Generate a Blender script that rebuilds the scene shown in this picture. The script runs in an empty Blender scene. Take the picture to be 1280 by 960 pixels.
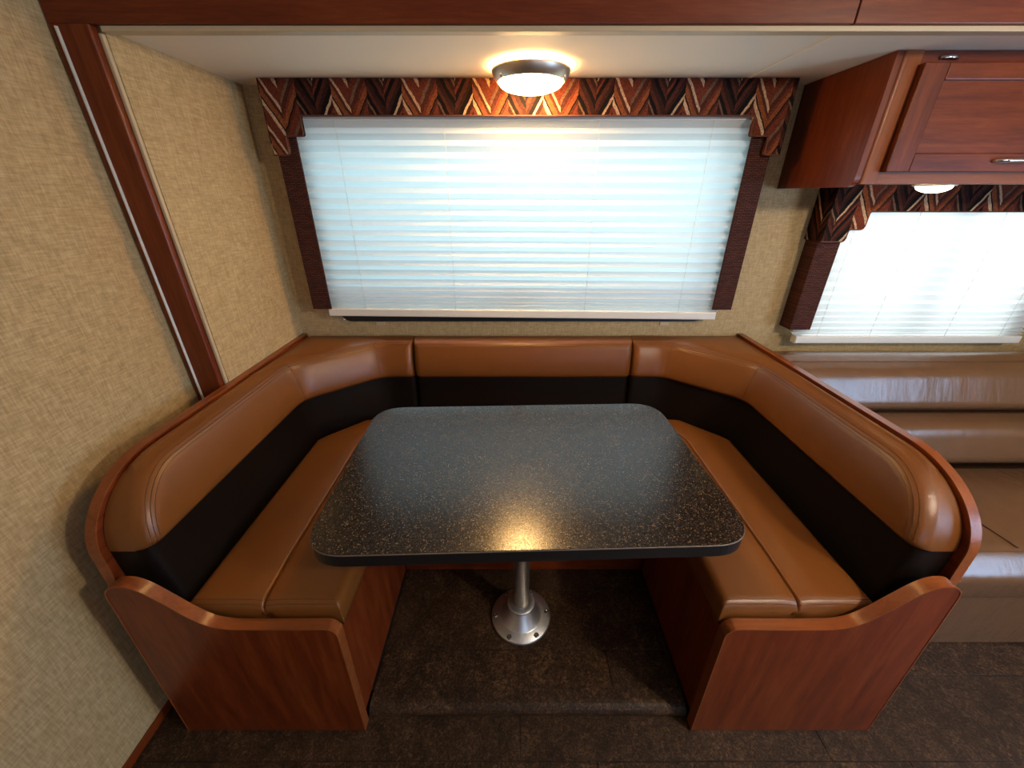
import bpy, bmesh, math, random
from mathutils import Vector, Matrix
random.seed(7)
PI = math.pi
scene = bpy.context.scene
COL = scene.collection

# ------------------------------------------------------------------ camera
CAM_H, TILT, FPX = 1.5, 26.0, 485.0
cam_d = bpy.data.cameras.new('camera')
cam_d.sensor_fit = 'HORIZONTAL'; cam_d.sensor_width = 36.0
cam_d.lens = 36.0 * FPX / 1280.0
cam_d.clip_start = 0.02
cam = bpy.data.objects.new('camera', cam_d); COL.objects.link(cam)
cam.location = (0, 0, CAM_H); cam.rotation_euler = (math.radians(90 - TILT), 0, 0)
scene.camera = cam

# ------------------------------------------------------------------ view, world, lights
scene.view_settings.view_transform = 'Standard'
scene.view_settings.look = 'None'
scene.view_settings.exposure = 0.12
scene.view_settings.gamma = 1.0
scene.view_settings.use_curve_mapping = False
scene.cycles.use_denoising = True
world = bpy.data.worlds.new('world'); scene.world = world; world.use_nodes = True
wb = world.node_tree.nodes['Background']
wb.inputs[0].default_value = (0.72, 0.86, 1.0, 1); wb.inputs[1].default_value = 0.5

XR_ = 2.75
def area(name, loc, target, sx, sy, power, col, spread=180):
    l = bpy.data.lights.new(name, 'AREA'); l.shape = 'RECTANGLE'; l.size = sx; l.size_y = sy
    l.energy = power; l.color = col; l.spread = math.radians(spread)
    o = bpy.data.objects.new(name, l); COL.objects.link(o); o.location = loc
    o.rotation_euler = (Vector(target) - Vector(loc)).to_track_quat('-Z', 'Y').to_euler()
    return o
# daylight outside the two windows of the slide-out
area('daylight_window_1', (0.05, 2.45, 1.75), (0.05, 1.77, 1.38), 2.0, 1.0, 21, (0.55, 0.92, 1.0))
area('ground_bounce_window_1', (0.05, 2.5, 0.55), (0.05, 1.77, 1.3), 2.0, 0.8, 6, (1.0, 0.82, 0.84))
area('daylight_window_2', (2.0, 2.45, 1.45), (1.85, 1.77, 1.2), 1.4, 0.9, 30, (0.97, 1.0, 0.97))
# daylight through the opening in the opposite wall of the coach
area('daylight_far_side', (1.0, -1.72, 0.80), (1.0, 1.2, 0.6), 0.86, 1.2, 6, (0.55, 0.74, 1.0))
area('daylight_cab_end', (XR_ - 0.01, 0.05, 1.0), (0, 0.3, 0.75), 1.6, 0.9, 55, (0.38, 0.64, 1.0))
# ceiling fixture of the main cabin, out of frame to the right
pl = bpy.data.lights.new('cabin_ceiling_light', 'POINT'); pl.energy = 52; pl.color = (1.0, 0.86, 0.68); pl.shadow_soft_size = 0.06
po = bpy.data.objects.new('cabin_ceiling_light', pl); COL.objects.link(po); po.location = (1.55, -0.25, 1.90)

# ------------------------------------------------------------------ materials
MATS = {}
class NT:
    def __init__(s, name):
        s.m = bpy.data.materials.new(name); s.m.use_nodes = True
        s.t = s.m.node_tree; s.n = s.t.nodes; s.l = s.t.links
        s.b = s.n['Principled BSDF']; s.out = s.n['Material Output']
        MATS[name] = s.m
    def node(s, typ, **kw):
        n = s.n.new(typ)
        for k, v in kw.items():
            if k.startswith('i_'): n.inputs[k[2:].replace('_', ' ')].default_value = v
            else: setattr(n, k, v)
        return n
    def link(s, a, b): s.l.new(a, b)
    def coord(s, scale=(1, 1, 1), which='Object'):
        tc = s.node('ShaderNodeTexCoord'); mp = s.node('ShaderNodeMapping')
        mp.inputs['Scale'].default_value = scale; s.link(tc.outputs[which], mp.inputs['Vector'])
        return mp.outputs['Vector']
    def noise(s, vec, scale, detail=4, rough=0.55, dist=0.0):
        n = s.node('ShaderNodeTexNoise'); n.inputs['Scale'].default_value = scale
        n.inputs['Detail'].default_value = detail; n.inputs['Roughness'].default_value = rough
        n.inputs['Distortion'].default_value = dist
        s.link(vec, n.inputs['Vector']); return n.outputs['Fac']
    def ramp(s, fac, stops, interp='LINEAR'):
        r = s.node('ShaderNodeValToRGB'); r.color_ramp.interpolation = interp
        e = r.color_ramp.elements
        while len(e) < len(stops): e.new(0.5)
        for i, (p, c) in enumerate(stops):
            e[i].position = p; e[i].color = (*c, 1) if len(c) == 3 else c
        s.link(fac, r.inputs['Fac']); return r.outputs['Color']
    def math(s, op, a, b=None, c=None):
        n = s.node('ShaderNodeMath', operation=op)
        for i, v in enumerate((a, b, c)):
            if v is None: continue
            if isinstance(v, (int, float)): n.inputs[i].default_value = v
            else: s.link(v, n.inputs[i])
        return n.outputs[0]
    def mix(s, fac, a, b, typ='MIX'):
        n = s.node('ShaderNodeMix', data_type='RGBA', blend_type=typ)
        for sock, v in ((n.inputs[0], fac), (n.inputs[6], a), (n.inputs[7], b)):
            if isinstance(v, (int, float)): sock.default_value = v
            elif isinstance(v, tuple): sock.default_value = (*v, 1)
            else: s.link(v, sock)
        return n.outputs[2]
    def bump(s, h, strength=0.3, dist=0.002):
        n = s.node('ShaderNodeBump'); n.inputs['Strength'].default_value = strength
        n.inputs['Distance'].default_value = dist; s.link(h, n.inputs['Height'])
        s.link(n.outputs['Normal'], s.b.inputs['Normal']); return n
    def base(s, v, rough=0.5, metal=0.0, spec=0.5):
        if isinstance(v, tuple): s.b.inputs['Base Color'].default_value = (*v, 1)
        else: s.link(v, s.b.inputs['Base Color'])
        s.b.inputs['Roughness'].default_value = rough; s.b.inputs['Metallic'].default_value = metal
        s.b.inputs['Specular IOR Level'].default_value = spec
        return s.m

def wallpaper(name, flat):
    # woven linen look: horizontal slubs crossed by vertical ones
    n = NT(name)
    if flat == 'x': h = n.coord((1, 18, 130)); v = n.coord((1, 130, 18)); c = n.coord((1, 1, 1))
    else: h = n.coord((18, 1, 130)); v = n.coord((130, 1, 18)); c = n.coord((1, 1, 1))
    a = n.noise(h, 1.6, 3, 0.6); b = n.noise(v, 1.6, 3, 0.6); g = n.noise(c, 3.0, 3)
    w = n.math('ADD', n.math('MULTIPLY', a, 0.5), n.math('MULTIPLY', b, 0.5))
    col = n.ramp(w, [(0.34, (0.325, 0.220, 0.100)), (0.5, (0.475, 0.342, 0.172)), (0.66, (0.62, 0.47, 0.265))])
    col = n.mix(n.math('MULTIPLY', g, 0.45), col, (0.46, 0.32, 0.15))
    n.bump(w, 0.25, 0.001)
    return n.base(col, 0.75, 0, 0.25)
wallpaper('wallpaper_side', 'x'); wallpaper('wallpaper_back', 'y')

def wood(name, axis, c0, c1, c2, rough=0.36):
    n = NT(name)
    sc = {'x': (1.2, 14, 14), 'y': (14, 1.2, 14), 'z': (14, 14, 1.2)}[axis]
    v = n.coord(sc); g = n.noise(v, 2.2, 6, 0.6, 0.6)
    sc2 = tuple(q * 5 for q in sc); f = n.noise(n.coord(sc2), 2.5, 3, 0.6)
    w = n.math('ADD', n.math('MULTIPLY', g, 0.72), n.math('MULTIPLY', f, 0.28))
    col = n.ramp(w, [(0.30, c0), (0.5, c1), (0.72, c2)])
    n.bump(f, 0.08, 0.0006)
    m = n.base(col, rough, 0, 0.32)
    n.b.inputs['Coat Weight'].default_value = 0.08; n.b.inputs['Coat Roughness'].default_value = 0.18
    return m
CH = ((0.075, 0.0095, 0.0020), (0.150, 0.025, 0.0045), (0.235, 0.050, 0.010))
for ax in 'xyz': wood('cherry_' + ax, ax, *CH)
ED = ((0.16, 0.040, 0.010), (0.24, 0.064, 0.016), (0.31, 0.092, 0.025))
for ax in 'xyz': wood('cherry_edge_' + ax, ax, *ED, rough=0.28)

def vinyl(name, c0, c1, rough, bumpy=0.18, wr=0.0):
    n = NT(name)
    v = n.coord(); a = n.noise(v, 5, 4); f = n.node('ShaderNodeTexVoronoi'); f.inputs['Scale'].default_value = 420
    n.link(v, f.inputs['Vector'])
    col = n.mix(a, c0, c1)
    h = n.math('MULTIPLY', f.outputs['Distance'], 0.10)
    h = n.math('ADD', h, n.math('MULTIPLY', n.noise(v, 16, 3), 0.6))
    if wr: h = n.math('ADD', h, n.math('MULTIPLY', n.noise(n.coord((16, 3, 3)), 1.0, 3), wr))
    n.bump(h, bumpy, 0.006)
    return n.base(col, rough, 0, 0.45)
vinyl('tan_vinyl', (0.160, 0.051, 0.0090), (0.205, 0.070, 0.0135), 0.37)
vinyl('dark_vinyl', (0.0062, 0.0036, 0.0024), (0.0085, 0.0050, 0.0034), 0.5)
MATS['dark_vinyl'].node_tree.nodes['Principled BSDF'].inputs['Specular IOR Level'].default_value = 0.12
vinyl('sofa_vinyl', (0.135, 0.062, 0.026), (0.165, 0.080, 0.036), 0.27, 0.34, 1.4)
MATS['sofa_vinyl'].node_tree.nodes['Principled BSDF'].inputs['Specular IOR Level'].default_value = 0.75
NT('stitch_thread').base((0.10, 0.036, 0.010), 0.7)
NT('dark_thread').base((0.02, 0.013, 0.009), 0.7)

def laminate():
    n = NT('speckled_laminate')
    v = n.coord(); vo = n.node('ShaderNodeTexVoronoi'); vo.inputs['Scale'].default_value = 400
    n.link(v, vo.inputs['Vector'])
    sep = n.node('ShaderNodeSeparateColor'); n.link(vo.outputs['Color'], sep.inputs[0])
    a = n.noise(v, 120, 3, 0.7)
    col = n.ramp(sep.outputs[0], [(0.0, (0.006, 0.004, 0.003)), (0.45, (0.016, 0.010, 0.006)), (0.72, (0.045, 0.028, 0.016)), (0.93, (0.24, 0.165, 0.10))], 'CONSTANT')
    col = n.mix(n.math('MULTIPLY', a, 0.5), col, (0.022, 0.013, 0.008))
    r = n.math('ADD', n.math('MULTIPLY', sep.outputs[1], 0.12), 0.17)
    n.link(r, n.b.inputs['Roughness'])
    n.bump(a, 0.05, 0.0004)
    n.base(col, 0.3, 0, 0.68); n.link(r, n.b.inputs['Roughness'])
laminate()
NT('black_edge').base((0.010, 0.009, 0.009), 0.35)
NT('edge_highlight_line').base((0.16, 0.12, 0.09), 0.3)  # lighter laminate edge, with the table's bevel highlight painted into its colour

def floor_mat():
    n = NT('cork_vinyl')
    v = n.coord(which='Object'); tcg = n.node('ShaderNodeNewGeometry')
    gp = tcg.outputs['Position']
    oi = n.node('ShaderNodeObjectInfo')
    a = n.noise(gp, 14, 6, 0.65, 0.8); f = n.noise(gp, 95, 5, 0.7, 1.2); g = n.noise(gp, 190, 3, 0.7)
    w = n.math('ADD', n.math('MULTIPLY', a, 0.25), n.math('ADD', n.math('MULTIPLY', f, 0.5), n.math('MULTIPLY', g, 0.25)))
    col = n.ramp(w, [(0.40, (0.007, 0.0033, 0.0015)), (0.5, (0.034, 0.0165, 0.0075)), (0.62, (0.155, 0.083, 0.038))])
    br = n.node('ShaderNodeMapRange'); n.link(oi.outputs['Random'], br.inputs[0]); br.inputs[3].default_value = 0.0; br.inputs[4].default_value = 0.45
    col = n.mix(br.outputs[0], col, (0.03, 0.018, 0.011))
    n.bump(w, 0.35, 0.002)
    return n.base(col, 0.5, 0, 0.22)
floor_mat()
NT('joint_dark').base((0.012, 0.008, 0.006), 0.8)

def ceil_mat():
    n = NT('ceiling_vinyl'); a = n.noise(n.coord(), 160, 3)
    n.bump(a, 0.15, 0.001); n.base((0.86, 0.75, 0.61), 0.6, 0, 0.3)
ceil_mat()
NT('cream_plastic').base((0.55, 0.42, 0.26), 0.45)
NT('white_plastic').base((0.80, 0.78, 0.72), 0.4)
NT('black_frame').base((0.012, 0.012, 0.014), 0.35)

def shade_mat():
    # light-filtering pleated cloth: part reflects, part lets daylight through
    n = NT('pleated_cloth')
    d = n.node('ShaderNodeBsdfDiffuse'); t = n.node('ShaderNodeBsdfTranslucent'); mx = n.node('ShaderNodeMixShader')
    a = n.noise(n.coord((40, 40, 400)), 1, 3)
    col = n.mix(a, (0.80, 0.82, 0.82), (0.88, 0.89, 0.88))
    n.link(col, d.inputs['Color']); n.link(col, t.inputs['Color'])
    mx.inputs[0].default_value = 0.5
    n.link(d.outputs[0], mx.inputs[1]); n.link(t.outputs[0], mx.inputs[2]); n.link(mx.outputs[0], n.out.inputs['Surface'])
shade_mat()
def pane_mat():
    n = NT('window_glass')
    t = n.node('ShaderNodeBsdfTransparent'); g = n.node('ShaderNodeBsdfGlossy'); mx = n.node('ShaderNodeMixShader')
    t.inputs['Color'].default_value = (0.9, 0.95, 0.97, 1); g.inputs['Roughness'].default_value = 0.02
    mx.inputs[0].default_value = 0.06
    n.link(t.outputs[0], mx.inputs[1]); n.link(g.outputs[0], mx.inputs[2]); n.link(mx.outputs[0], n.out.inputs['Surface'])
pane_mat()

def metal(name, c, r):
    n = NT(name); a = n.noise(n.coord((60, 60, 3)), 4, 2); n.bump(a, 0.05, 0.0004); n.base(c, r, 1.0)
metal('brushed_nickel', (0.62, 0.55, 0.47), 0.40)
metal('chrome', (0.75, 0.74, 0.72), 0.12)
metal('cast_alloy', (0.78, 0.78, 0.78), 0.42)
metal('screw_steel', (0.30, 0.28, 0.25), 0.35)

def emis(name, c, s):
    n = NT(name); n.base((0.9, 0.85, 0.75), 0.3)
    n.b.inputs['Emission Color'].default_value = (*c, 1); n.b.inputs['Emission Strength'].default_value = s
emis('lamp_glass', (1.0, 0.58, 0.21), 68.0)
emis('puck_glass', (1.0, 0.72, 0.40), 22.0)

def chevron_mat():
    # woven upholstery print: columns of painterly V strokes in rust, brown, cream and black
    n = NT('chevron_fabric')
    tc = n.node('ShaderNodeTexCoord'); sp = n.node('ShaderNodeSeparateXYZ')
    wob = n.node('ShaderNodeTexNoise'); wob.inputs['Scale'].default_value = 26; wob.inputs['Detail'].default_value = 4
    n.link(tc.outputs['Object'], wob.inputs['Vector'])
    vm = n.node('ShaderNodeVectorMath', operation='SCALE'); vs = n.node('ShaderNodeVectorMath', operation='SUBTRACT')
    n.link(wob.outputs['Color'], vs.inputs[0]); vs.inputs[1].default_value = (0.5, 0.5, 0.5)
    n.link(vs.outputs[0], vm.inputs[0]); vm.inputs['Scale'].default_value = 0.009
    va = n.node('ShaderNodeVectorMath', operation='ADD'); n.link(tc.outputs['Object'], va.inputs[0]); n.link(vm.outputs[0], va.inputs[1])
    n.link(va.outputs[0], sp.inputs[0])
    xx = n.math('ADD', sp.outputs['X'], n.math('MULTIPLY', sp.outputs['Y'], 0.9))
    u = n.math('DIVIDE', n.math('ADD', xx, 10.045), 0.124)
    col_i = n.math('FLOOR', u); f = n.math('SUBTRACT', u, col_i)
    par = n.math('MODULO', col_i, 2.0)
    vshape = n.math('ABSOLUTE', n.math('SUBTRACT', f, 0.5))
    w = n.math('SUBTRACT', sp.outputs['Z'], n.math('MULTIPLY', vshape, 0.205))
    ph = n.math('FRACT', n.math('ADD', n.math('DIVIDE', w, 0.150), n.math('MULTIPLY', par, 0.37)))
    side = n.math('GREATER_THAN', f, 0.5)
    rust = (0.125, 0.027, 0.013); brown = (0.065, 0.017, 0.010); black = (0.006, 0.003, 0.003); cream = (0.46, 0.30, 0.185); oran = (0.20, 0.058, 0.020)
    dk = (0.030, 0.009, 0.006); grey = (0.13, 0.075, 0.045)
    A1 = n.ramp(ph, [(0, rust), (0.22, cream), (0.36, black), (0.42, oran), (0.62, brown), (0.74, cream), (0.84, rust)], 'CONSTANT')
    A2 = n.ramp(ph, [(0, rust), (0.26, brown), (0.36, black), (0.41, oran), (0.58, rust), (0.70, brown), (0.88, grey)], 'CONSTANT')
    B1 = n.ramp(ph, [(0, dk), (0.18, black), (0.34, brown), (0.48, dk), (0.62, grey), (0.70, black), (0.86, brown)], 'CONSTANT')
    B2 = n.ramp(ph, [(0, dk), (0.14, brown), (0.30, black), (0.46, rust), (0.56, dk), (0.72, cream), (0.82, black)], 'CONSTANT')
    A = n.mix(side, A1, A2); B = n.mix(side, B1, B2); c = n.mix(par, A, B)
    fib = n.noise(n.coord((240, 240, 240)), 1.0, 2)
    c = n.mix(1.0, c, n.ramp(fib, [(0.3, (0.55, 0.55, 0.55)), (0.7, (1.35, 1.35, 1.35))]), 'MULTIPLY')
    n.bump(fib, 0.3, 0.001)
    n.base(c, 0.85, 0, 0.15)
chevron_mat()
def rib_mat():
    n = NT('ribbed_fabric')
    tc = n.node('ShaderNodeTexCoord'); br = n.node('ShaderNodeTexBrick')
    mp = n.node('ShaderNodeMapping'); mp.inputs['Rotation'].default_value = (math.radians(90), 0, 0); mp.inputs['Scale'].default_value = (1, 1, 1)
    n.link(tc.outputs['Object'], mp.inputs['Vector']); n.link(mp.outputs['Vector'], br.inputs['Vector'])
    br.inputs['Color1'].default_value = (0.115, 0.036, 0.024, 1); br.inputs['Color2'].default_value = (0.060, 0.019, 0.014, 1)
    br.inputs['Mortar'].default_value = (0.012, 0.005, 0.004, 1); br.inputs['Scale'].default_value = 1.0
    br.inputs['Brick Width'].default_value = 0.022; br.inputs['Row Height'].default_value = 0.006; br.inputs['Mortar Size'].default_value = 0.0012
    n.bump(br.outputs['Fac'], 0.4, -0.001)
    n.base(br.outputs['Color'], 0.8, 0, 0.2)
rib_mat()
NT('piping').base((0.11, 0.030, 0.012), 0.7)
NT('grey_shadow_gap').base((0.02, 0.015, 0.012), 0.8)

# ------------------------------------------------------------------ helpers
def link(name, me, mat, parent=None, smooth=False):
    o = bpy.data.objects.new(name, me); COL.objects.link(o)
    if mat: me.materials.append(MATS[mat])
    if parent: o.parent = parent
    if smooth:
        for p in me.polygons: p.use_smooth = True
    return o
def from_bm(name, bm, mat, parent=None, smooth=False):
    bmesh.ops.recalc_face_normals(bm, faces=bm.faces)
    me = bpy.data.meshes.new(name); bm.to_mesh(me); bm.free()
    return link(name, me, mat, parent, smooth)
def tag(o, label, cat, group=None):
    o['label'] = label; o['category'] = cat
    if group: o['group'] = group
    return o
def struct(o, label=None, cat=None):
    o['kind'] = 'structure'
    if label: o['label'] = label
    if cat: o['category'] = cat
    return o
def empty(name, loc):
    o = bpy.data.objects.new(name, None); COL.objects.link(o); o.location = loc; o.empty_display_size = 0.05
    bpy.context.view_layer.update()
    return o
def put(child, parent):
    # keep the child's world placement while parenting it
    child.parent = parent
    off = Vector((0, 0, 0)); p = parent
    while p is not None: off += p.location; p = p.parent
    child.location = child.location - off if child.parent else child.location
    return child
def addbox(bm, x0, x1, y0, y1, z0, z1):
    vs = [bm.verts.new((x, y, z)) for x in (x0, x1) for y in (y0, y1) for z in (z0, z1)]
    for f in ((0, 1, 3, 2), (4, 6, 7, 5), (0, 4, 5, 1), (2, 3, 7, 6), (0, 2, 6, 4), (1, 5, 7, 3)): bm.faces.new([vs[i] for i in f])
def box(name, x0, x1, y0, y1, z0, z1, mat, parent=None, bevel=0.0, seg=2):
    bm = bmesh.new(); addbox(bm, x0, x1, y0, y1, z0, z1)
    if bevel: bmesh.ops.bevel(bm, geom=list(bm.edges), offset=bevel, segments=seg, affect='EDGES', profile=0.5)
    return from_bm(name, bm, mat, parent)
def prism(name, pts, axis, a0, a1, mat, parent=None, bevel=0.0, seg=2, smooth=False):
    # pts: outline in the two other axes ('x': (y,z); 'y': (x,z); 'z': (x,y))
    bm = bmesh.new()
    def mk(p, a): return {'x': (a, p[0], p[1]), 'y': (p[0], a, p[1]), 'z': (p[0], p[1], a)}[axis]
    v0 = [bm.verts.new(mk(p, a0)) for p in pts]; v1 = [bm.verts.new(mk(p, a1)) for p in pts]
    n = len(pts); e = []
    f0 = bm.faces.new(v0); f1 = bm.faces.new(v1[::-1])
    for i in range(n): bm.faces.new((v0[i], v0[(i + 1) % n], v1[(i + 1) % n], v1[i]))
    if bevel:
        ed = list(f0.edges) + list(f1.edges)
        bmesh.ops.bevel(bm, geom=ed, offset=bevel, segments=seg, affect='EDGES', profile=0.5)
    return from_bm(name, bm, mat, parent, smooth)
def lathe(name, prof, cx, cy, cz, mat, parent=None, n=48, smooth=True, ax='z', cap=True):
    bm = bmesh.new(); rings = []
    for r, z in prof:
        ring = []
        for i in range(n):
            a = 2 * PI * i / n
            p = (r * math.cos(a), r * math.sin(a), z)
            if ax == 'y': p = (p[0], z, p[1])
            ring.append(bm.verts.new((cx + p[0], cy + p[1], cz + p[2])))
        rings.append(ring)
    for a, b in zip(rings, rings[1:]):
        for i in range(n): bm.faces.new((a[i], a[(i + 1) % n], b[(i + 1) % n], b[i]))
    for ring in (rings[0], rings[-1]) if cap else ():
        try: bm.faces.new(ring)
        except ValueError: pass
    return from_bm(name, bm, mat, parent, smooth)
def tube(name, pts, r, mat, parent=None, n=6, closed=False):
    bm = bmesh.new(); rings = []; pts = [Vector(p) for p in pts]; N = len(pts)
    for i, p in enumerate(pts):
        t = (pts[(i + 1) % N if closed else min(i + 1, N - 1)] - pts[i - 1 if closed else max(i - 1, 0)]).normalized()
        up = Vector((0, 0, 1)) if abs(t.z) < 0.9 else Vector((0, 1, 0))
        a = t.cross(up).normalized(); b = t.cross(a)
        rings.append([bm.verts.new(p + r * (math.cos(2 * PI * k / n) * a + math.sin(2 * PI * k / n) * b)) for k in range(n)])
    for i in range(N if closed else N - 1):
        A, B = rings[i], rings[(i + 1) % N]
        for k in range(n): bm.faces.new((A[k], A[(k + 1) % n], B[(k + 1) % n], B[k]))
    if not closed: bm.faces.new(rings[0]); bm.faces.new(rings[-1])
    return from_bm(name, bm, mat, parent, True)
def rounded(pts, radii, seg=6):
    # round the corners of a closed polygon
    out = []; n = len(pts)
    for i in range(n):
        p0, p, p1 = Vector(pts[i - 1]), Vector(pts[i]), Vector(pts[(i + 1) % n])
        r = radii[i] if isinstance(radii, (list, tuple)) else radii
        if r <= 0: out.append(tuple(p)); continue
        a = (p0 - p).normalized(); b = (p1 - p).normalized()
        ang = a.angle(b); d = min(r / math.tan(ang / 2), 0.49 * (p0 - p).length, 0.49 * (p1 - p).length)
        s, e = p + a * d, p + b * d
        for k in range(seg + 1):
            t = k / seg; out.append(tuple((1 - t) ** 2 * s + 2 * t * (1 - t) * p + t * t * e))
    return out
MX = 0.10                      # the dinette is symmetric about x = 0.05
def mirror_mesh(o):
    for v in o.data.vertices: v.co.x = MX - v.co.x
    o.data.flip_normals()
    return o
def mir(x): return MX - x

# ------------------------------------------------------------------ the shell
XL, XS, YT, YB, ZC, ZM, XR, YF = -1.115, -1.0, 1.232, 1.775, 1.865, 2.02, 2.75, -1.7
def wall_with_holes(name, axis, a0, a1, u0, u1, z0, z1, holes, mat):
    bm = bmesh.new()
    us = sorted({u0, u1, *[h[0] for h in holes], *[h[1] for h in holes]}); zs = sorted({z0, z1, *[h[2] for h in holes], *[h[3] for h in holes]})
    for i in range(len(us) - 1):
        for j in range(len(zs) - 1):
            cu, cz = (us[i] + us[i + 1]) / 2, (zs[j] + zs[j + 1]) / 2
            if any(h[0] < cu < h[1] and h[2] < cz < h[3] for h in holes): continue
            if axis == 'y': addbox(bm, us[i], us[i + 1], a0, a1, zs[j], zs[j + 1])
            else: addbox(bm, a0, a1, us[i], us[i + 1], zs[j], zs[j + 1])
    bmesh.ops.remove_doubles(bm, verts=bm.verts, dist=1e-5)
    return from_bm(name, bm, mat)
W1 = (-0.80, 0.90, 0.966, 1.74); W2 = (1.35, 2.30, 0.87, 1.50)
struct(wall_with_holes('wall_back', 'y', YB, YB + 0.04, XS - 0.04, XR, -0.02, ZC + 0.03, [W1, W2], 'wallpaper_back'))
struct(box('wall_left', XL - 0.04, XL, YF, YT, -0.02, ZM, 'wallpaper_side'))
struct(box('wall_slide_left', XS - 0.04, XS, YT + 0.005, YB, 0.0, ZC + 0.03, 'wallpaper_side'))
struct(box('wall_right', XR, XR + 0.04, YF, YB + 0.04, -0.02, ZM, 'wallpaper_side'))
struct(wall_with_holes('wall_front', 'y', YF - 0.04, YF, XL - 0.04, XR + 0.04, -0.02, ZM, [(0.55, 1.45, 0.15, 1.45)], 'cherry_z'))
struct(box('ceiling', XL - 0.04, XR + 0.04, YF - 0.04, YT + 0.04, ZM, ZM + 0.03, 'ceiling_vinyl'))
cs = struct(box('ceiling_slide', XS - 0.04, XR, YT + 0.02, YB + 0.04, ZC, ZC + 0.03, 'ceiling_vinyl'))
box('seam_batten', 0.815, 0.830, YT + 0.02, YB, ZC - 0.003, ZC, 'ceiling_vinyl', cs, 0.001)
# header boards over the slide opening and the vertical trim board on the left
t1 = struct(box('trim_1', XL + 0.004, 0.8175, YT - 0.02, YT, 1.868, ZM - 0.002, 'cherry_x', None, 0.002))
t2 = struct(box('trim_2', 0.8205, XR - 0.002, YT - 0.02, YT, 1.868, ZM - 0.002, 'cherry_x', None, 0.002))
struct(box('trim_3', XS + 0.004, XR - 0.002, YT - 0.012, YT + 0.018, 1.856, 1.8675, 'cream_plastic', None, 0.002))
t4 = struct(prism('trim_4', rounded([(XL + 0.003, YT), (XL + 0.003, YT - 0.024), (XS - 0.012, YT - 0.024), (XS - 0.012, YT)], [0, 0.012, 0.008, 0], 6), 'z', 0.004, 1.867, 'cherry_z', None, 0, smooth=False))
tube('seal_highlight_bead', [(XL + 0.026, YT - 0.0245, 0.02), (XL + 0.026, YT - 0.0245, 1.862)], 0.0042, 'white_plastic', t4, 8)  # bulb seal bead; its white colour stands in for the highlight along the trim
box('edge_strip', XS - 0.0115, XS - 0.002, YT - 0.006, YT + 0.005, 0.01, 1.855, 'cream_plastic', t4, 0.002)
# floors: a slab with its planks laid on it
def plank_field(parent, name, rows, x0, x1, joints, length, ztop, th):
    cache = {}
    for ri, (ya, yb) in enumerate(rows):
        js = sorted({x0, x1, *[joints[ri % len(joints)] + k * length for k in range(-8, 9) if x0 < joints[ri % len(joints)] + k * length < x1]})
        for a, b in zip(js, js[1:]):
            if b - a < 0.02: continue
            g = 0.0008; key = (round(b - a, 3), round(yb - ya, 3))
            if key not in cache:
                bm = bmesh.new(); addbox(bm, -(b - a) / 2 + g, (b - a) / 2 - g, -(yb - ya) / 2 + g, (yb - ya) / 2 - g, -th, 0)
                bmesh.ops.bevel(bm, geom=[e for e in bm.edges if all(v.co.z > -1e-6 for v in e.verts)], offset=0.0008, segments=1, affect='EDGES')
                bmesh.ops.recalc_face_normals(bm, faces=bm.faces)
                me = bpy.data.meshes.new(name); bm.to_mesh(me); bm.free(); me.materials.append(MATS['cork_vinyl']); cache[key] = me
            o = bpy.data.objects.new(name, cache[key]); COL.objects.link(o); o.parent = parent; o.location = ((a + b) / 2, (ya + yb) / 2, ztop)
fl = struct(box('floor', XL, XR, YF, YB, -0.03, -0.004, 'joint_dark'))
rows = [(0.540 + 0.228 * k, 0.540 + 0.228 * (k + 1)) for k in range(-10, 5)]
rows = [(max(a, YF), min(b, YB)) for a, b in rows if b > YF and a < YB]
plank_field(fl, 'floor_plank', rows, XL, XR, [0.025 if abs(r[0] - 0.54) < 0.01 else 0.25 for r in rows], 0.92, 0.0, 0.004)
# raised slide-out floor with its rounded nosing
ZS = 0.05
fs = struct(box('floor_slide', -0.985, 1.085, 0.70, YB - 0.003, 0.001, ZS - 0.004, 'joint_dark'))
plank_field(fs, 'floor_plank', [(0.70, 0.824), (0.824, 1.052), (1.052, 1.28)], -0.45, 0.55, [-0.13, 0.10, 0.33], 0.46, ZS, 0.004)
nos = [(0.70, ZS), (0.672, ZS)] + [(0.672 - 0.028 * math.sin(t), 0.022 + 0.028 * math.cos(t)) for t in [PI * k / 10 for k in range(1, 9)]] + [(0.668, 0.001), (0.70, 0.001)]
prism('nosing', nos, 'x', -0.45, 0.55, 'cork_vinyl', fs, 0, smooth=False)
struct(box('baseboard_left', XL, XL + 0.008, YF, YT - 0.03, 0.0005, 0.03, 'cherry_y', None, 0.002))

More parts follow.
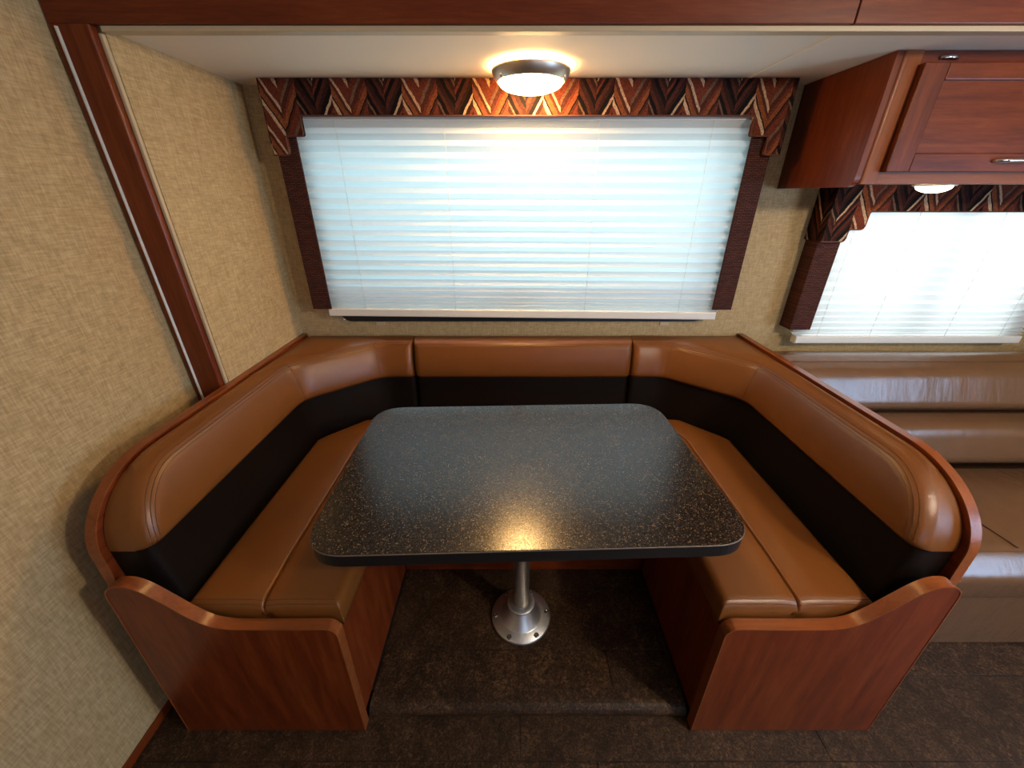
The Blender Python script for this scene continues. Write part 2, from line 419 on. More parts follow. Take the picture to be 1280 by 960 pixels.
# ------------------------------------------------------------------ windows
def window(name, W, bar, mul):
    x0, x1, z0, z1 = W; e = empty(name, ((x0 + x1) / 2, YB, z0)); struct(e)
    def fr(bmx0, bmx1, bmz0, bmz1, nm, mat='black_frame', y0=YB - 0.010, y1=YB + 0.03): return put(box(nm, bmx0, bmx1, y0, y1, bmz0, bmz1, mat, None, 0.002), e)
    # one rounded rectangular ring for the frame
    bm = bmesh.new(); outer = rounded([(x0, z0), (x1, z0), (x1, z1), (x0, z1)], 0.06, 8); inner = rounded([(x0 + .03, z0 + .03), (x1 - .03, z0 + .03), (x1 - .03, z1 - .03), (x0 + .03, z1 - .03)], 0.05, 8)
    L = []
    for y in (YB - 0.010, YB + 0.03): L.append(([bm.verts.new((p[0], y, p[1])) for p in outer], [bm.verts.new((p[0], y, p[1])) for p in inner]))
    n = len(outer)
    for i in range(n):
        j = (i + 1) % n
        bm.faces.new((L[0][0][i], L[0][0][j], L[0][1][j], L[0][1][i])); bm.faces.new((L[1][0][i], L[1][1][i], L[1][1][j], L[1][0][j]))
        bm.faces.new((L[0][0][i], L[1][0][i], L[1][0][j], L[0][0][j])); bm.faces.new((L[0][1][i], L[0][1][j], L[1][1][j], L[1][1][i]))
    put(from_bm('window_frame', bm, 'black_frame'), e)
    zb = z0 + 0.03
    if bar: fr(x0 + .03, x1 - .03, bar - 0.012, bar + 0.012, 'transom_bar')
    top = bar - 0.012 if bar else z1 - 0.03
    fr(mul - 0.012, mul + 0.012, zb, top, 'mullion')
    if bar: put(box('pane', x0 + .03, x1 - .03, YB + 0.012, YB + 0.016, bar + .012, z1 - .03, 'window_glass'), e)
    put(box('pane', x0 + .03, mul - .012, YB + 0.012, YB + 0.016, zb, top, 'window_glass'), e)
    put(box('pane', mul + .012, x1 - .03, YB + 0.012, YB + 0.016, zb, top, 'window_glass'), e)
    return e
w1 = window('window_1', W1, 1.14, 0.03)
w2 = window('window_2', W2, None, 1.86)
for tx in (-0.62, 0.72): put(box('drain_tab', tx - 0.022, tx + 0.022, YB - 0.004, YB - 0.0005, 0.944, 0.962, 'cream_plastic', None, 0.002), w1)

def pleated_shade(name, x0, x1, ztop, zbot, y, tilt, label, pitch=0.040):
    e = empty(name, ((x0 + x1) / 2, y, zbot)); tag(e, label, 'blind', 'pleated shades')
    dz = lambda x: tilt * ((x - x0) / (x1 - x0) - 0.5)
    bm = bmesh.new()
    zs = []; z = ztop; k = 0
    stack = zbot + 0.075
    while z > zbot + 0.040:
        p = pitch / 2 if z > zbot + 0.16 else 0.0135 if z > stack else 0.0075
        zs.append((z, k)); z -= p; k += 1
    zs.append((zbot + 0.036, k))
    prev = None
    for z, k in zs:
        yy = y + (0.009 if k % 2 else -0.009)
        fl_ = max(0.0, (ztop - z) / (ztop - zbot))
        w = 0.008 * fl_
        row = [bm.verts.new((x0 - w + (x1 - x0 + 2 * w) * i / 24, yy, z + (dz(x0 + (x1 - x0) * i / 24) * fl_))) for i in range(25)]
        if prev:
            for i in range(24): bm.faces.new((prev[i], prev[i + 1], row[i + 1], row[i]))
        prev = row
    put(from_bm('pleated_cloth', bm, 'pleated_cloth'), e)
    put(box('head_rail', x0 - 0.004, x1 + 0.004, y - 0.014, y + 0.022, ztop, ztop + 0.03, 'white_plastic', None, 0.003), e)
    r = prism('bottom_rail', [(x0 + 0.008, zbot - tilt / 2), (x1 - 0.002, zbot + tilt / 2), (x1 - 0.002, zbot + 0.034 + tilt / 2), (x0 + 0.008, zbot + 0.034 - tilt / 2)], 'y', y - 0.018, y + 0.018, 'white_plastic', None, 0.004)
    put(r, e)
    for f in (0.10, 0.33, 0.66, 0.90):
        xx = x0 + (x1 - x0) * f
        put(tube('cord', [(xx, y - 0.0105, ztop), (xx, y - 0.0105, zbot + 0.03 + dz(xx))], 0.0009, 'white_plastic', None, 5), e)
    return e
pleated_shade('pleated_shade', -0.825, 0.915, 1.745, 1.003, 1.712, -0.018, 'wide white pleated shade on the window above the dinette')
pleated_shade('pleated_shade', 1.297, 2.345, 1.52, 0.882, 1.712, 0.0, 'white pleated shade on the window above the sofa')

def valance(name, xo0, xo1, steps, ztop, zbot, yf, label, cut=None, rr=0.010):
    # steps: (inward distance of the ear, its bottom height), outermost first
    e = empty(name, ((xo0 + xo1) / 2, YB - 0.05, zbot)); tag(e, label, 'valance', 'stepped fabric valances')
    left = [(xo0, ztop), (xo0, steps[0][1])]; rad = [0, 0.004]
    for i, (d, z) in enumerate(steps):
        zn = steps[i + 1][1] if i + 1 < len(steps) else zbot
        left += [(xo0 + d, z), (xo0 + d, zn)]; rad += [rr, rr * 0.5]
    right = [(xo0 + xo1 - x, z) for x, z in left[::-1]]
    pts = rounded(left + right, rad + rad[::-1], 5)
    put(prism('face_board', pts, 'y', yf, yf + 0.02, 'chevron_fabric', None), e)
    for x in (xo0, xo1):
        s = 1 if x == xo0 else -1
        xa, xb = sorted((x, x + s * 0.018))
        put(box('return_board', xa, xb, yf + 0.0195, YB - 0.001, steps[0][1], ztop, 'chevron_fabric', None, 0.003), e)
    lower = [p for p in pts if p[1] < ztop - 1e-4]
    put(tube('piping', [(p[0], yf + 0.001, p[1]) for p in lower], 0.0028, 'piping', None, 6), e)
    return e
VC = 0.055
valance('window_valance', -0.885, 0.995, [(0.058, 1.632), (0.125, 1.692)], ZC - 0.002, 1.754, 1.668, 'wide chevron fabric valance above the dinette window, touching the ceiling')
valance('window_valance', 1.255, 2.42, [(0.095, 1.328), (0.155, 1.374)], 1.60, 1.440, 1.668, 'chevron fabric valance above the sofa window, under the overhead cabinet', rr=0.018)
def side_panel(x0, x1, z0, z1, inner, label):
    e = empty('window_side_panel', ((x0 + x1) / 2, YB - 0.04, z0)); tag(e, label, 'curtain panel', 'ribbed fabric window side panels')
    # face board lapping over the shade's edge, with a return back to the wall on its outer side
    y0, y1 = 1.6888, YB - 0.0105; t = 0.008
    if inner > 0: prof = [(x0, y0), (x1, y0), (x1, y0 + t), (x0 + 0.016, y0 + t), (x0 + 0.016, y1), (x0, y1)]
    else: prof = [(x1, y0), (x0, y0), (x0, y0 + t), (x1 - 0.016, y0 + t), (x1 - 0.016, y1), (x1, y1)]
    put(prism('padded_board', rounded(prof, [0.004, 0.003, 0, 0, 0, 0], 3), 'z', z0, z1, 'ribbed_fabric'), e)
side_panel(-0.880, -0.800, 1.045, 1.745, 1, 'maroon ribbed fabric strip left of the dinette window shade')
side_panel(0.888, 0.972, 1.042, 1.745, -1, 'maroon ribbed fabric strip right of the dinette window shade')
side_panel(1.258, 1.352, 0.950, 1.575, 1, 'maroon ribbed fabric strip left of the sofa window shade')

# ------------------------------------------------------------------ ceiling lamp
LX, LY = 0.060, 1.541
lamp = empty('ceiling_lamp', (LX, LY, ZC)); tag(lamp, 'round ceiling lamp with nickel ring and glowing frosted glass dome', 'lamp')
put(lathe('mount_plate', [(0.050, -0.001), (0.050, -0.008), (0.020, -0.010), (0.020, -0.0365)], LX, LY, ZC, 'white_plastic'), lamp)
put(lathe('nickel_ring', [(0.1235, -0.0130), (0.1250, -0.0115), (0.1248, -0.0150), (0.1190, -0.0290), (0.1090, -0.0420), (0.1070, -0.0430), (0.1055, -0.0415), (0.1150, -0.0280), (0.1210, -0.0140), (0.1235, -0.0130)], LX, LY, ZC, 'brushed_nickel', cap=False), lamp)
prof = [(0.020, -0.037), (0.090, -0.034), (0.1010, -0.0355), (0.1030, -0.041)] + [(0.101 * math.cos(t), -0.044 - 0.027 * math.sin(t)) for t in [PI / 2 * k / 9 for k in range(0, 9)]] + [(0.004, -0.071)]
put(lathe('glass_dome', prof, LX, LY, ZC, 'lamp_glass'), lamp)
for k in range(3):
    a = math.radians(-25 + 120 * k)
    put(lathe('clip', [(0.001, -0.044), (0.006, -0.042), (0.007, -0.036), (0.005, -0.031), (0.001, -0.030)], LX + 0.112 * math.cos(a), LY + 0.112 * math.sin(a), ZC, 'brushed_nickel', None, 12), lamp)

# ------------------------------------------------------------------ overhead cabinet
CX0, CX1, CY, CZ0, CZ1 = 1.082, XR - 0.004, 1.385, 1.530, ZC - 0.001
cab = empty('overhead_cabinet', (1.6, 1.6, CZ0)); tag(cab, 'cherry wood overhead cabinet with recessed panel door above the sofa window', 'cabinet')
put(prism('side_panel', rounded([(CY, CZ1), (CY, CZ0 - 0.008), (YB - 0.001, CZ0 - 0.008), (YB - 0.001, CZ1)], [0, 0.03, 0, 0], 6), 'x', CX0, CX0 + 0.018, 'cherry_z'), cab)
put(box('bottom_panel', CX0 + 0.0185, CX1, CY + 0.021, YB - 0.110, CZ0 + 0.004, CZ0 + 0.018, 'cherry_x'), cab)
DX0, DX1, DZ0, DZ1 = 1.152, 1.86, 1.563, 1.832
put(prism('face_stile', rounded([(CX0 + 0.0185, CY + 0.02), (CX0 + 0.0185, CY - 0.002), (CX0 + 0.072, CY - 0.002), (CX0 + 0.072, CY + 0.02)], [0, 0.012, 0, 0], 5), 'z', CZ0, CZ1, 'cherry_edge_z'), cab)
put(box('face_rail', CX0 + 0.0725, CX1, CY, CY + 0.02, CZ0, CZ0 + 0.045, 'cherry_edge_x', None, 0.002), cab)
put(box('face_rail', CX0 + 0.0725, CX1, CY, CY + 0.02, CZ1 - 0.045, CZ1, 'cherry_x', None, 0.002), cab)
put(box('back_fill', CX0 + 0.0725, CX1, CY + 0.012, CY + 0.02, CZ0 + 0.0455, CZ1 - 0.0455, 'grey_shadow_gap'), cab)
def cab_door(x0, x1):
    d = put(empty('door', ((x0 + x1) / 2, CY, DZ0)), cab)
    yf, yb = CY - 0.024, CY - 0.003; w = 0.070; h = 0.050
    def P(nm, o):
        o.name = nm; o.parent = d; o.location = o.location - Vector(((x0 + x1) / 2, CY, DZ0)); return o
    P('stile', box('stile', x0, x0 + w, yf, yb, DZ0, DZ1, 'cherry_z', None, 0.003)); P('stile', box('stile', x1 - w, x1, yf, yb, DZ0, DZ1, 'cherry_z', None, 0.003))
    P('rail', box('rail', x0 + w, x1 - w, yf, yb, DZ0, DZ0 + h, 'cherry_x', None, 0.003)); P('rail', box('rail', x0 + w, x1 - w, yf, yb, DZ1 - h * 0.8, DZ1, 'cherry_x', None, 0.003))
    P('door_panel', box('door_panel', x0 + w - 0.004, x1 - w + 0.004, yf + 0.010, yb - 0.003, DZ0 + h - 0.004, DZ1 - h * 0.8 + 0.004, 'cherry_x'))
    hx = (x0 + x1) / 2 + 0.01
    pts = [(hx + 0.052 * t, yf - 0.022 * (1 - t ** 4) + 0.001, DZ0 + 0.030) for t in [k / 10 for k in range(-10, 11)]]
    P('handle', tube('handle', pts, 0.0055, 'chrome', None, 10))
cab_door(DX0, DX1); cab_door(DX1 + 0.03, DX1 + 0.74)
put(tube('catch', [(1.205 + 0.05 * t / 10, CY - 0.010 * math.sin(PI * t / 10) - 0.001, 1.846) for t in range(11)], 0.0048, 'chrome', None, 8), cab)
pk = empty('puck_light', (1.405, 1.45, CZ0)); tag(pk, 'small glowing puck light under the overhead cabinet', 'lamp')
put(lathe('rim', [(0.056, 0.0035), (0.057, 0.000), (0.054, -0.004), (0.048, -0.004), (0.048, 0.0035), (0.056, 0.0035)], 1.405, 1.45, CZ0, 'brushed_nickel', cap=False), pk)
put(lathe('lens', [(0.047, 0.002)] + [(0.047 * math.cos(t), -0.003 - 0.022 * math.sin(t)) for t in [PI / 2 * k / 7 for k in range(7)]] + [(0.002, -0.025)], 1.405, 1.45, CZ0, 'puck_glass'), pk)

# ------------------------------------------------------------------ dinette benches
PY0, PY1 = 0.612, 0.640
def catmull(pts, n=12):
    out = []
    for i in range(len(pts) - 1):
        p0, p1, p2, p3 = (Vector(pts[max(0, i - 1)]), Vector(pts[i]), Vector(pts[i + 1]), Vector(pts[min(len(pts) - 1, i + 2)]))
        for k in range(n):
            t = k / n
            out.append(tuple(0.5 * (2 * p1 + (p2 - p0) * t + (2 * p0 - 5 * p1 + 4 * p2 - p3) * t * t + (3 * p1 - p0 - 3 * p2 + p3) * t ** 3)))
    return out + [tuple(pts[-1])]
end_out = [(-1.005, 0.002)] + catmull([(-0.974, 0.630), (-0.968, 0.652), (-0.946, 0.668), (-0.912, 0.668), (-0.880, 0.648), (-0.842, 0.604), (-0.804, 0.557), (-0.768, 0.525), (-0.725, 0.511), (-0.675, 0.508), (-0.560, 0.508), (-0.482, 0.509), (-0.462, 0.504), (-0.449, 0.488), (-0.447, 0.470)]) + [(-0.455, 0.002)]
def offset_poly(pts, d):
    n = len(pts); out = []
    A = sum(pts[i][0] * pts[(i + 1) % n][1] - pts[(i + 1) % n][0] * pts[i][1] for i in range(n))
    sg = 1 if A > 0 else -1
    for i in range(n):
        p0, p, p1 = Vector(pts[i - 1]), Vector(pts[i]), Vector(pts[(i + 1) % n])
        t = ((p - p0).normalized() + (p1 - p).normalized()).normalized()
        out.append((p.x - sg * t.y * d, p.y + sg * t.x * d))
    return out
def band_mesh(name, pts, y0, y1, d, mat):
    # a strip following the outline (open at the floor)
    inn = offset_poly(pts, d); bm = bmesh.new(); n = len(pts)
    R = [[bm.verts.new((p[0], y, p[1])) for p in q] for q in (pts, inn) for y in (y0, y1)]
    for i in range(n - 1):
        for a, b in ((0, 1), (1, 3), (3, 2), (2, 0)):
            bm.faces.new((R[a][i], R[a][i + 1], R[b][i + 1], R[b][i]))
    for i in (0, n - 1): bm.faces.new((R[0][i], R[1][i], R[3][i], R[2][i]))
    return from_bm(name, bm, mat)
rail_prof = [(YB - 0.004, 0.052), (YB - 0.004, 0.906), (0.88, 0.906)] + [(0.88 - 0.232 * math.sin(t), 0.72 + 0.186 * math.cos(t)) for t in [PI / 2 * k / 44 for k in range(1, 45)]] + [(0.646, 0.66), (0.645, 0.60), (0.6445, 0.052)]
def bench(right):
    side = 'right' if right else 'left'
    e = empty('dinette_bench', (mir(-0.72) if right else -0.72, 0.9, 0.0))
    tag(e, 'cherry wood dinette bench base with curved end panel, ' + ('beside the sofa' if right else 'beside the wallpapered side wall'), 'bench', 'dinette bench bases')
    f = (lambda o: put(mirror_mesh(o), e)) if right else (lambda o: put(o, e))
    ep = f(prism('end_panel', offset_poly(end_out, 0.0035), 'y', PY0, PY1, 'cherry_z'))
    bd = band_mesh('edge_band', end_out, PY0 - 0.0012, PY1 + 0.001, 0.0034, 'cherry_edge_x')
    if right: mirror_mesh(bd)
    bd.parent = ep; bd.location = -e.location - ep.location + Vector((0, 0, 0)); bd.location = (0, 0, 0)
    sp = f(prism('side_panel', offset_poly(rail_prof, 0.003), 'x', -1.0 if not right else -1.0, -0.977, 'cherry_y'))
    inn = offset_poly(rail_prof, 0.003); bm = bmesh.new()
    for i in range(1, len(rail_prof) - 1):
        pass
    seq = list(range(1, len(rail_prof)))
    R = [[bm.verts.new((x, q[i][0], q[i][1])) for i in seq] for q in (rail_prof, inn) for x in (-1.0012, -0.9758)]
    for i in range(len(seq) - 1):
        for a, b in ((0, 1), (1, 3), (3, 2), (2, 0)): bm.faces.new((R[a][i], R[a][i + 1], R[b][i + 1], R[b][i]))
    rb = from_bm('rail_cap', bm, 'cherry_edge_y')
    if right: mirror_mesh(rb)
    rb.parent = sp
    f(box('aisle_panel', -0.474, -0.457, PY1 + 0.001, 1.150, ZS + 0.001, 0.452, 'cherry_z', None, 0.001))
    f(box('seat_deck', -0.9755, -0.456, PY1 + 0.001, 1.62, 0.453, 0.469, 'cherry_y'))
    return e
bench(False); bench(True)
rb = empty('rear_bench', (0.05, 1.4, ZS)); tag(rb, 'cherry wood rear bench base under the window behind the table', 'bench')
put(box('front_panel', -0.4555, 0.5555, 1.152, 1.170, ZS + 0.001, 0.452, 'cherry_x', None, 0.001), rb)
put(box('seat_deck', -0.4555, 0.5555, 1.152, 1.76, 0.453, 0.469, 'cherry_x'), rb)

# ------------------------------------------------------------------ cushions
def resample(pts, step):
    pts = [Vector(p) for p in pts]; out = [pts[0].copy()]; acc = 0
    L = [0]
    for a, b in zip(pts, pts[1:]): L.append(L[-1] + (b - a).length)
    n = max(2, int(L[-1] / step))
    res = []
    for k in range(n + 1):
        s = L[-1] * k / n
        i = max(j for j in range(len(L) - 1) if L[j] <= s + 1e-9)
        t = (s - L[i]) / max(1e-9, L[i + 1] - L[i]); res.append(pts[i].lerp(pts[i + 1], min(1, t)))
    return res, L[-1]
class BackCushion:
    """Upholstered back: front line F(s), back line B(s); tan roll above, dark band below."""
    def __init__(c, F, seams, bfun, R, zc=0.722, ztop=0.893, zbot=0.471, lean=0.05, r=0.035):
        c.raw = F; c.R, c.zc, c.zt, c.zb, c.lean, c.r = R, zc, ztop, zbot, lean, r
        open_pts = [F[0]]
        for i in range(1, len(F) - 1):
            p0, p, p1 = Vector(F[i - 1]), Vector(F[i]), Vector(F[i + 1]); d = 0.05
            a = p + (p0 - p).normalized() * d; b = p + (p1 - p).normalized() * d
            for k in range(9):
                t = k / 8; open_pts.append(tuple((1 - t) ** 2 * a + 2 * t * (1 - t) * p + t * t * b))
        open_pts.append(F[-1])
        c.P, c.L = resample(open_pts, 0.01); c.bfun = bfun; c.seams = seams
    def at(c, s):
        s = min(max(s, 0), c.L); n = len(c.P) - 1; k = min(n - 1, int(s / c.L * n)); t = s / c.L * n - k
        p = c.P[k].lerp(c.P[k + 1], t)
        k0, k1 = max(0, k - 1), min(n, k + 2); d = (c.P[k1] - c.P[k0]).normalized()
        return p, Vector((-d.y, d.x))       # normal pointing from the face to the back
    def pos(c, s, b, dark=False, z=None, out=0.0):
        R = c.R; Rz = c.zt - c.zc; E = 0.6
        a = (R - s) / R if R else 0
        if dark: b = 0.0
        m = b; ap, bp = a, min(b, 1)
        if R and a > 0:
            m = max(a, b); h = math.hypot(a, b)
            if h > 1e-6:
                f = min(m, 1) / h; ap, bp = a * f, b * f
        e = max(0, m - 1); p = (1 - min(m, 1)) * Rz if not (dark and not (R and a > 0)) else 1.0
        if dark and R and a > 0: p = (1 - min(a, 1)) * R
        sp = R - ap * R if (R and a > 0) else s
        e2 = 0
        for over, dist in ((s - c.L, c.L - s), (-s if not R else -1, s if not R else 9)):
            if over > 0: e2 = max(e2, over)
            p = min(p, max(dist, 0))
        sp = min(max(sp, 0), c.L)
        zz = z if dark else c.zc + bp * Rz
        F, n = c.at(sp)
        rr = 0.022 if dark else c.r
        dl = rr - math.sqrt(max(0, rr * rr - (rr - p) ** 2)) if p < rr else 0
        if dark: off = 0.020 - 0.030 * (c.zc - zz) / (c.zc - c.zb)
        else:
            off = c.lean * bp ** 1.3 - 0.006 * math.sin(PI * min(1, bp))
            if bp < 0.12: off += 0.016 * (1 - bp / 0.12) ** 2
        q = F + n * (off + dl - out)
        w = min(1.0, max(e / E, e2 / 0.06))
        if w > 0:
            Bp = Vector(c.bfun(sp)); q = q.lerp(Bp, w)
            if not dark and e > 0 and bp > 0.9: zz += 0.006 * math.sin(PI * w)
        if out and w > 0: zz += out
        return (q.x, q.y, zz)
    def srange(c):
        s = []; x = -(0.6 * c.R if c.R else 0.06)
        lo = x; N = 10
        for k in range(N): s.append(lo + (0 - lo) * k / N)
        st = [0.0]; 
        while st[-1] < c.L - 1e-6:
            d = min(st[-1], c.L - st[-1]); stp = 0.006 if d < 0.05 else 0.02
            st.append(min(c.L, st[-1] + stp))
        s += st; s += [c.L + 0.06 * k / 8 for k in range(1, 9)]
        return s
    def mesh(c, name, dark, mat):
        S = c.srange(); bm = bmesh.new()
        if dark: V = [c.zb + (c.zc - c.zb) * k / 10 for k in range(11)]
        else: V = [0, .02, .05, .08, .12] + [0.12 + 0.68 * k / 8 for k in range(1, 9)] + [0.8 + 0.2 * k / 10 for k in range(1, 11)] + [1 + 0.6 * k / 8 for k in range(1, 9)]
        G = [[bm.verts.new(c.pos(s, 0, True, v) if dark else c.pos(s, v)) for s in S] for v in V]
        for i in range(len(V) - 1):
            for j in range(len(S) - 1): bm.faces.new((G[i][j], G[i][j + 1], G[i + 1][j + 1], G[i + 1][j]))
        bmesh.ops.remove_doubles(bm, verts=bm.verts, dist=1e-5)
        return from_bm(name, bm, mat, None, True)
def back_cushion(cu, label, flip, seam_s, group):
    p0 = cu.P[len(cu.P) // 2]; x = mir(p0.x) if flip else p0.x
    e = empty('back_cushion', (x, p0.y, cu.zb)); tag(e, label, 'cushion', group)
    f = (lambda o: put(mirror_mesh(o), e)) if flip else (lambda o: put(o, e))
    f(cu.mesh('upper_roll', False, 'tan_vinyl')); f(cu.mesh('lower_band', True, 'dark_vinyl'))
    for dv in (0.86, 0.90, 0.94):
        pts = []
        s = 0.0
        if cu.R:
            # the seam runs up the front end and then along the top
            for k in range(12): pts.append(cu.pos(cu.R * (1 - dv), dv * k / 12, out=0.0004))
            s = cu.R * (1 - dv)
        else: s = 0.012
        while s < cu.L - 0.012: pts.append(cu.pos(s, dv, out=0.0004)); s += 0.012
        f(tube('stitching', pts, 0.0007 if dv != 0.90 else 0.0010, 'stitch_thread', None, 5))
    for ss in seam_s:
        f(tube('seam', [cu.pos(ss, b / 20, out=0.0003) for b in range(0, 20)], 0.0010, 'stitch_thread', None, 5))
    return e
FL = [(-0.865, 0.668), (-0.865, 1.425), (-0.605, 1.652), (-0.460, 1.652)]
LA = 1.425 - 0.668; LB = math.hypot(0.26, 0.227); 
def bl(s):
    bx, by = -0.9745, YB - 0.004
    if s < LA: return (bx, 0.668 + s)
    if s < LA + LB:
        t = (s - LA) / LB; la = by - 1.425; lb = abs(bx + 0.605); d = t * (la + lb)
        return (bx, 1.425 + d) if d < la else (bx + (d - la), by)
    return (min(-0.460, -0.605 + (s - LA - LB)), by)
cl = BackCushion(FL, None, bl, 0.20)
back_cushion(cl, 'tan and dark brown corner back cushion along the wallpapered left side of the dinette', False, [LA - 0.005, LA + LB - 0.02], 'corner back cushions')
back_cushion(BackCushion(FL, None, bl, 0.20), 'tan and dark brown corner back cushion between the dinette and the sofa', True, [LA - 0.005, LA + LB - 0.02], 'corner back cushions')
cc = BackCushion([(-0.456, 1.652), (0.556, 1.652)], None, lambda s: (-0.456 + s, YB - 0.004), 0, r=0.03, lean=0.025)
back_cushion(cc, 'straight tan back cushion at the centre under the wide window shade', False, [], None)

def seat(name, x_in, x_out, y0, y1, ztop, zb, groove, parent_label, flip, group):
    e = empty('seat_cushion', ((mir(-0.65) if flip else (x_in + x_out(1.0)) / 2), (y0 + y1) / 2, zb)); tag(e, parent_label, 'cushion', group)
    f = (lambda o: put(mirror_mesh(o), e)) if flip else (lambda o: put(o, e))
    r = 0.026
    us = [0.0] + [0.004, .012, .022, .035, .05, .065] + [0.065 + 0.87 * k / 28 for k in range(1, 14)] + [.484, .490, .494, .497, .5, .503, .506, .510, .516] + [0.065 + 0.87 * k / 28 for k in range(15, 28)] + [.935, .95, .965, .978, .988, .996, 1.0]
    Ly = y1 - y0; vs = [0, 0.0015, .004, .008, .013, .019, .026, .034] + [0.034 + (Ly - 0.068) * k / 30 for k in range(1, 31)] + [Ly - q for q in (.026, .019, .013, .008, .004, .0015, 0)]
    def top(u, yy):
        y = y0 + yy; xo = x_out(y); x = x_in + (xo - x_in) * u; W = abs(xo - x_in)
        p = min(u * W, (1 - u) * W, yy, Ly - yy)
        dz = r - math.sqrt(max(0, r * r - (r - p) ** 2)) if p < r else 0
        g = 0
        if groove:
            d = (u - 0.5) * W; g = 0.012 * math.exp(-(d / 0.0028) ** 2) + 0.005 * math.exp(-(d / 0.03) ** 2)
        puff = 0.008 * math.sin(PI * u) * min(1, yy / 0.15)
        return (x, y, ztop - dz - g + puff)
    bm = bmesh.new(); G = [[bm.verts.new(top(u, v)) for u in us] for v in vs]
    for i in range(len(vs) - 1):
        for j in range(len(us) - 1): bm.faces.new((G[i][j], G[i][j + 1], G[i + 1][j + 1], G[i + 1][j]))
    ring = [G[0][j] for j in range(len(us))] + [G[i][-1] for i in range(1, len(vs))] + [G[-1][j] for j in range(len(us) - 2, -1, -1)] + [G[i][0] for i in range(len(vs) - 2, 0, -1)]
    prev = ring
    for t in (0.35, 0.7, 1.0):
        new = []
        for v in ring:
            z = v.co.z + (zb - v.co.z) * t
            dy = 0
            if groove and abs(v.co.y - y0) < 1e-4:
                W = abs(x_out(y0) - x_in); d = abs(v.co.x - x_in) - W / 2; dy = 0.010 * math.exp(-(d / 0.016) ** 2) * (1 - t * 0.4)
            new.append(bm.verts.new((v.co.x, v.co.y + dy, z)))
        for i in range(len(ring)):
            j = (i + 1) % len(ring); bm.faces.new((prev[i], prev[j], new[j], new[i]))
        prev = new
    bm.faces.new(prev)
    f(from_bm('upholstery', bm, 'tan_vinyl', None, True))
    for off in (0.006, 0.015):
        p1 = [Vector(top(u, off)) + Vector((0, -0.0003, 0.0004)) for u in [0.02 + 0.96 * k / 60 for k in range(61)]]
        f(tube('stitching', p1, 0.0008, 'stitch_thread', None, 5))
    return e
def xo_side(y):
    return -0.848 if y < 1.405 else -0.848 + (y - 1.405) * 0.98
seat('seat_cushion', -0.447, xo_side, 0.650, 1.575, 0.552, 0.4705, True, 'long tan seat cushion with centre seam on the left dinette bench', False, 'side seat cushions')
seat('seat_cushion', -0.447, xo_side, 0.650, 1.575, 0.552, 0.4705, True, 'long tan seat cushion with centre seam on the right dinette bench, nearest the sofa', True, 'side seat cushions')
seat('seat_cushion', -0.440, lambda y: 0.540, 1.145, 1.62, 0.552, 0.4705, False, 'tan rear seat cushion under the window, mostly hidden behind the table', False, None)

# ------------------------------------------------------------------ table
TX, TY, TZ = 0.036, 0.970, 0.770
tb = empty('dinette_table', (TX, TY, ZS)); tag(tb, 'dark speckled laminate table with rounded corners on one metal pedestal', 'table')
TW, TD = 1.066, 0.678
out = rounded([(-TW / 2, -TD / 2), (TW / 2, -TD / 2), (TW / 2, TD / 2), (-TW / 2, TD / 2)], 0.105, 12)
R2 = Matrix.Rotation(math.radians(1.9), 2)
rot = lambda P: [tuple(R2 @ Vector(p) + Vector((TX, TY))) for p in P]
put(prism('table_top', rot(offset_poly(out, 0.0008)), 'z', TZ - 0.006, TZ, 'speckled_laminate', None, 0.0012), tb)
put(prism('edge_band', rot(out), 'z', TZ - 0.038, TZ - 0.0062, 'black_edge', None, 0.003), tb)
put(tube('edge_highlight_line', [(*p, TZ - 0.0034) for p in rot(offset_poly(out, 0.0006))], 0.0019, 'edge_highlight_line', None, 6, True), tb)
PX, PYc = 0.034, 0.948
put(lathe('pole', [(0.0285, ZS + 0.083), (0.0285, TZ - 0.060)], PX, PYc, 0, 'brushed_nickel', None, 40), tb)
put(lathe('top_socket', [(0.0295, TZ - 0.110), (0.034, TZ - 0.10), (0.06, TZ - 0.052), (0.10, TZ - 0.050), (0.10, TZ - 0.0385), (0.02, TZ - 0.0385)], PX, PYc, 0, 'cast_alloy', None, 40), tb)
fg = put(lathe('floor_flange', [(0.030, ZS + 0.001), (0.111, ZS + 0.001), (0.112, ZS + 0.006), (0.108, ZS + 0.012), (0.078, ZS + 0.013), (0.074, ZS + 0.017), (0.048, ZS + 0.070), (0.047, ZS + 0.072), (0.030, ZS + 0.072)], PX, PYc, 0, 'cast_alloy', None, 64), tb)
put(lathe('collar', [(0.0292, ZS + 0.0725), (0.050, ZS + 0.0725), (0.052, ZS + 0.076), (0.052, ZS + 0.082), (0.049, ZS + 0.085), (0.0292, ZS + 0.085)], PX, PYc, 0, 'cast_alloy', None, 48), tb)
for k in range(6):
    a = math.radians(4 + 60 * k); sx, sy = PX + 0.0985 * math.cos(a), PYc + 0.0985 * math.sin(a)
    s_ = lathe('screw', [(0.0095, ZS + 0.0127), (0.0095, ZS + 0.0140), (0.0070, ZS + 0.0155), (0.003, ZS + 0.0157), (0.0025, ZS + 0.0140), (0.0005, ZS + 0.0140)], sx, sy, 0, 'screw_steel', None, 14)
    s_.parent = fg

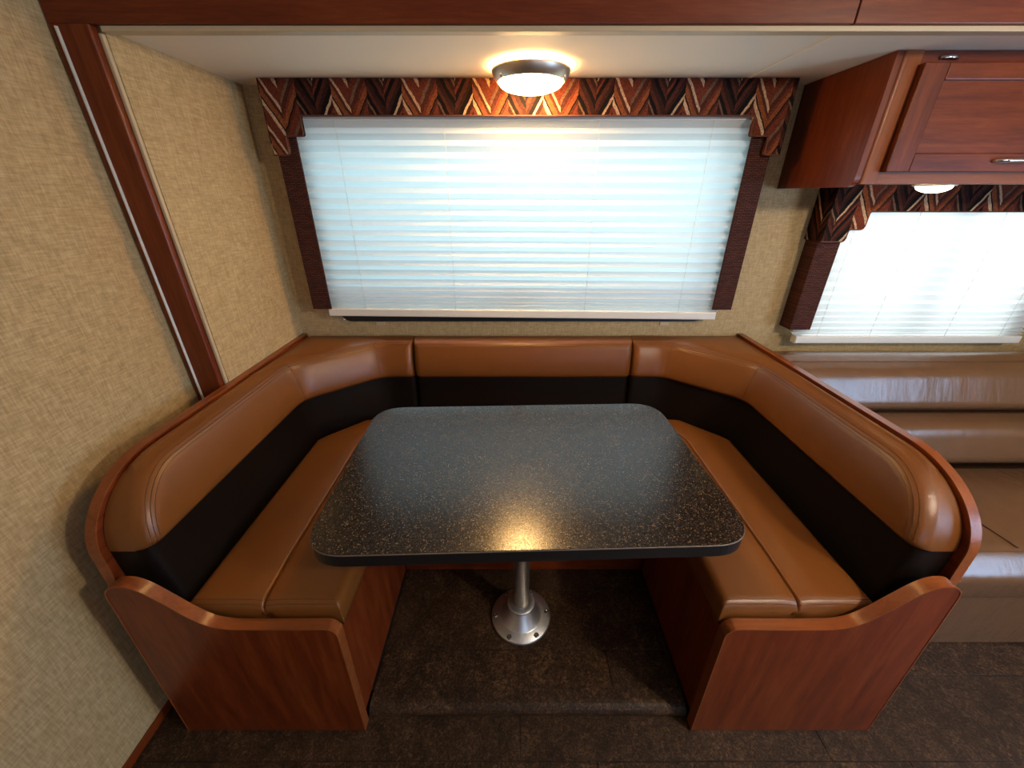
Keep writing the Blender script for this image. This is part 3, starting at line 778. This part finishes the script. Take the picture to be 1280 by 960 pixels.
# ------------------------------------------------------------------ sofa
SX0, SX1 = 1.135, XR - 0.03
sf = empty('sofa', (1.95, 1.2, 0)); tag(sf, 'tan vinyl sofa with two horizontal back rolls under the right-hand window', 'sofa')
def sofa_part(name, prof, x0, x1, mat='sofa_vinyl', r=0.04):
    # profile (y,z) swept in x, with softly drawn-in ends
    bm = bmesh.new(); cy = sum(p[0] for p in prof) / len(prof); cz = sum(p[1] for p in prof) / len(prof)
    rows = []
    N = 60
    xs = [x0 + r * (1 - math.cos(PI / 2 * k / 6)) for k in range(7)] + [x0 + r + (x1 - x0 - 2 * r) * k / N for k in range(1, N)] + [x1 - r + r * math.sin(PI / 2 * k / 6) for k in range(7)]
    for x in xs:
        d = min(x - x0, x1 - x); s = 1 - 0.035 * (1 - math.sqrt(max(0, 1 - (1 - min(d, r) / r) ** 2))) / 0.5
        rows.append([bm.verts.new((x, cy + (p[0] - cy) * s, cz + (p[1] - cz) * s)) for p in prof])
    n = len(prof)
    for A, B in zip(rows, rows[1:]):
        for i in range(n): bm.faces.new((A[i], A[(i + 1) % n], B[(i + 1) % n], B[i]))
    bm.faces.new(rows[0]); bm.faces.new(rows[-1])
    return put(from_bm(name, bm, mat, None, True), sf)
put(box('base_panel', SX0, SX1, 0.872, 1.60, 0.006, 0.292, 'sofa_vinyl', None, 0.006), sf)
sofa_part('seat', rounded([(0.845, 0.296), (0.835, 0.40), (0.900, 0.462), (1.36, 0.435), (1.38, 0.30)], [0.012, 0.06, 0.08, 0.02, 0.01], 7), SX0, SX1)
sofa_part('lower_back_roll', rounded([(1.375, 0.445), (1.305, 0.50), (1.325, 0.655), (1.42, 0.672), (1.52, 0.64), (1.52, 0.45)], [0.02, 0.06, 0.07, 0.04, 0.02, 0.02], 7), SX0, SX1)
sofa_part('upper_back_roll', rounded([(1.435, 0.676), (1.395, 0.715), (1.445, 0.845), (1.545, 0.892), (1.66, 0.86), (1.66, 0.68)], [0.02, 0.05, 0.08, 0.05, 0.02, 0.02], 7), SX0, SX1)
put(box('back_frame', SX0 + 0.02, SX1 - 0.02, 1.525, 1.70, 0.30, 0.672, 'sofa_vinyl', None, 0.01), sf)
put(tube('seam', [(1.655, 0.905 + 0.40 * k / 20, 0.4635 - 0.0225 * k / 20) for k in range(21)], 0.0028, 'stitch_thread', None, 6), sf)
put(tube('seam', [(SX0 + 0.03 + (SX1 - SX0 - 0.06) * k / 40, 0.895, 0.4592) for k in range(41)], 0.0012, 'stitch_thread', None, 6), sf)
put(tube('seam', [(SX0 + 0.03 + (SX1 - SX0 - 0.06) * k / 40, 1.50, 0.8735) for k in range(41)], 0.0012, 'stitch_thread', None, 6), sf)
bpy.context.view_layer.update()
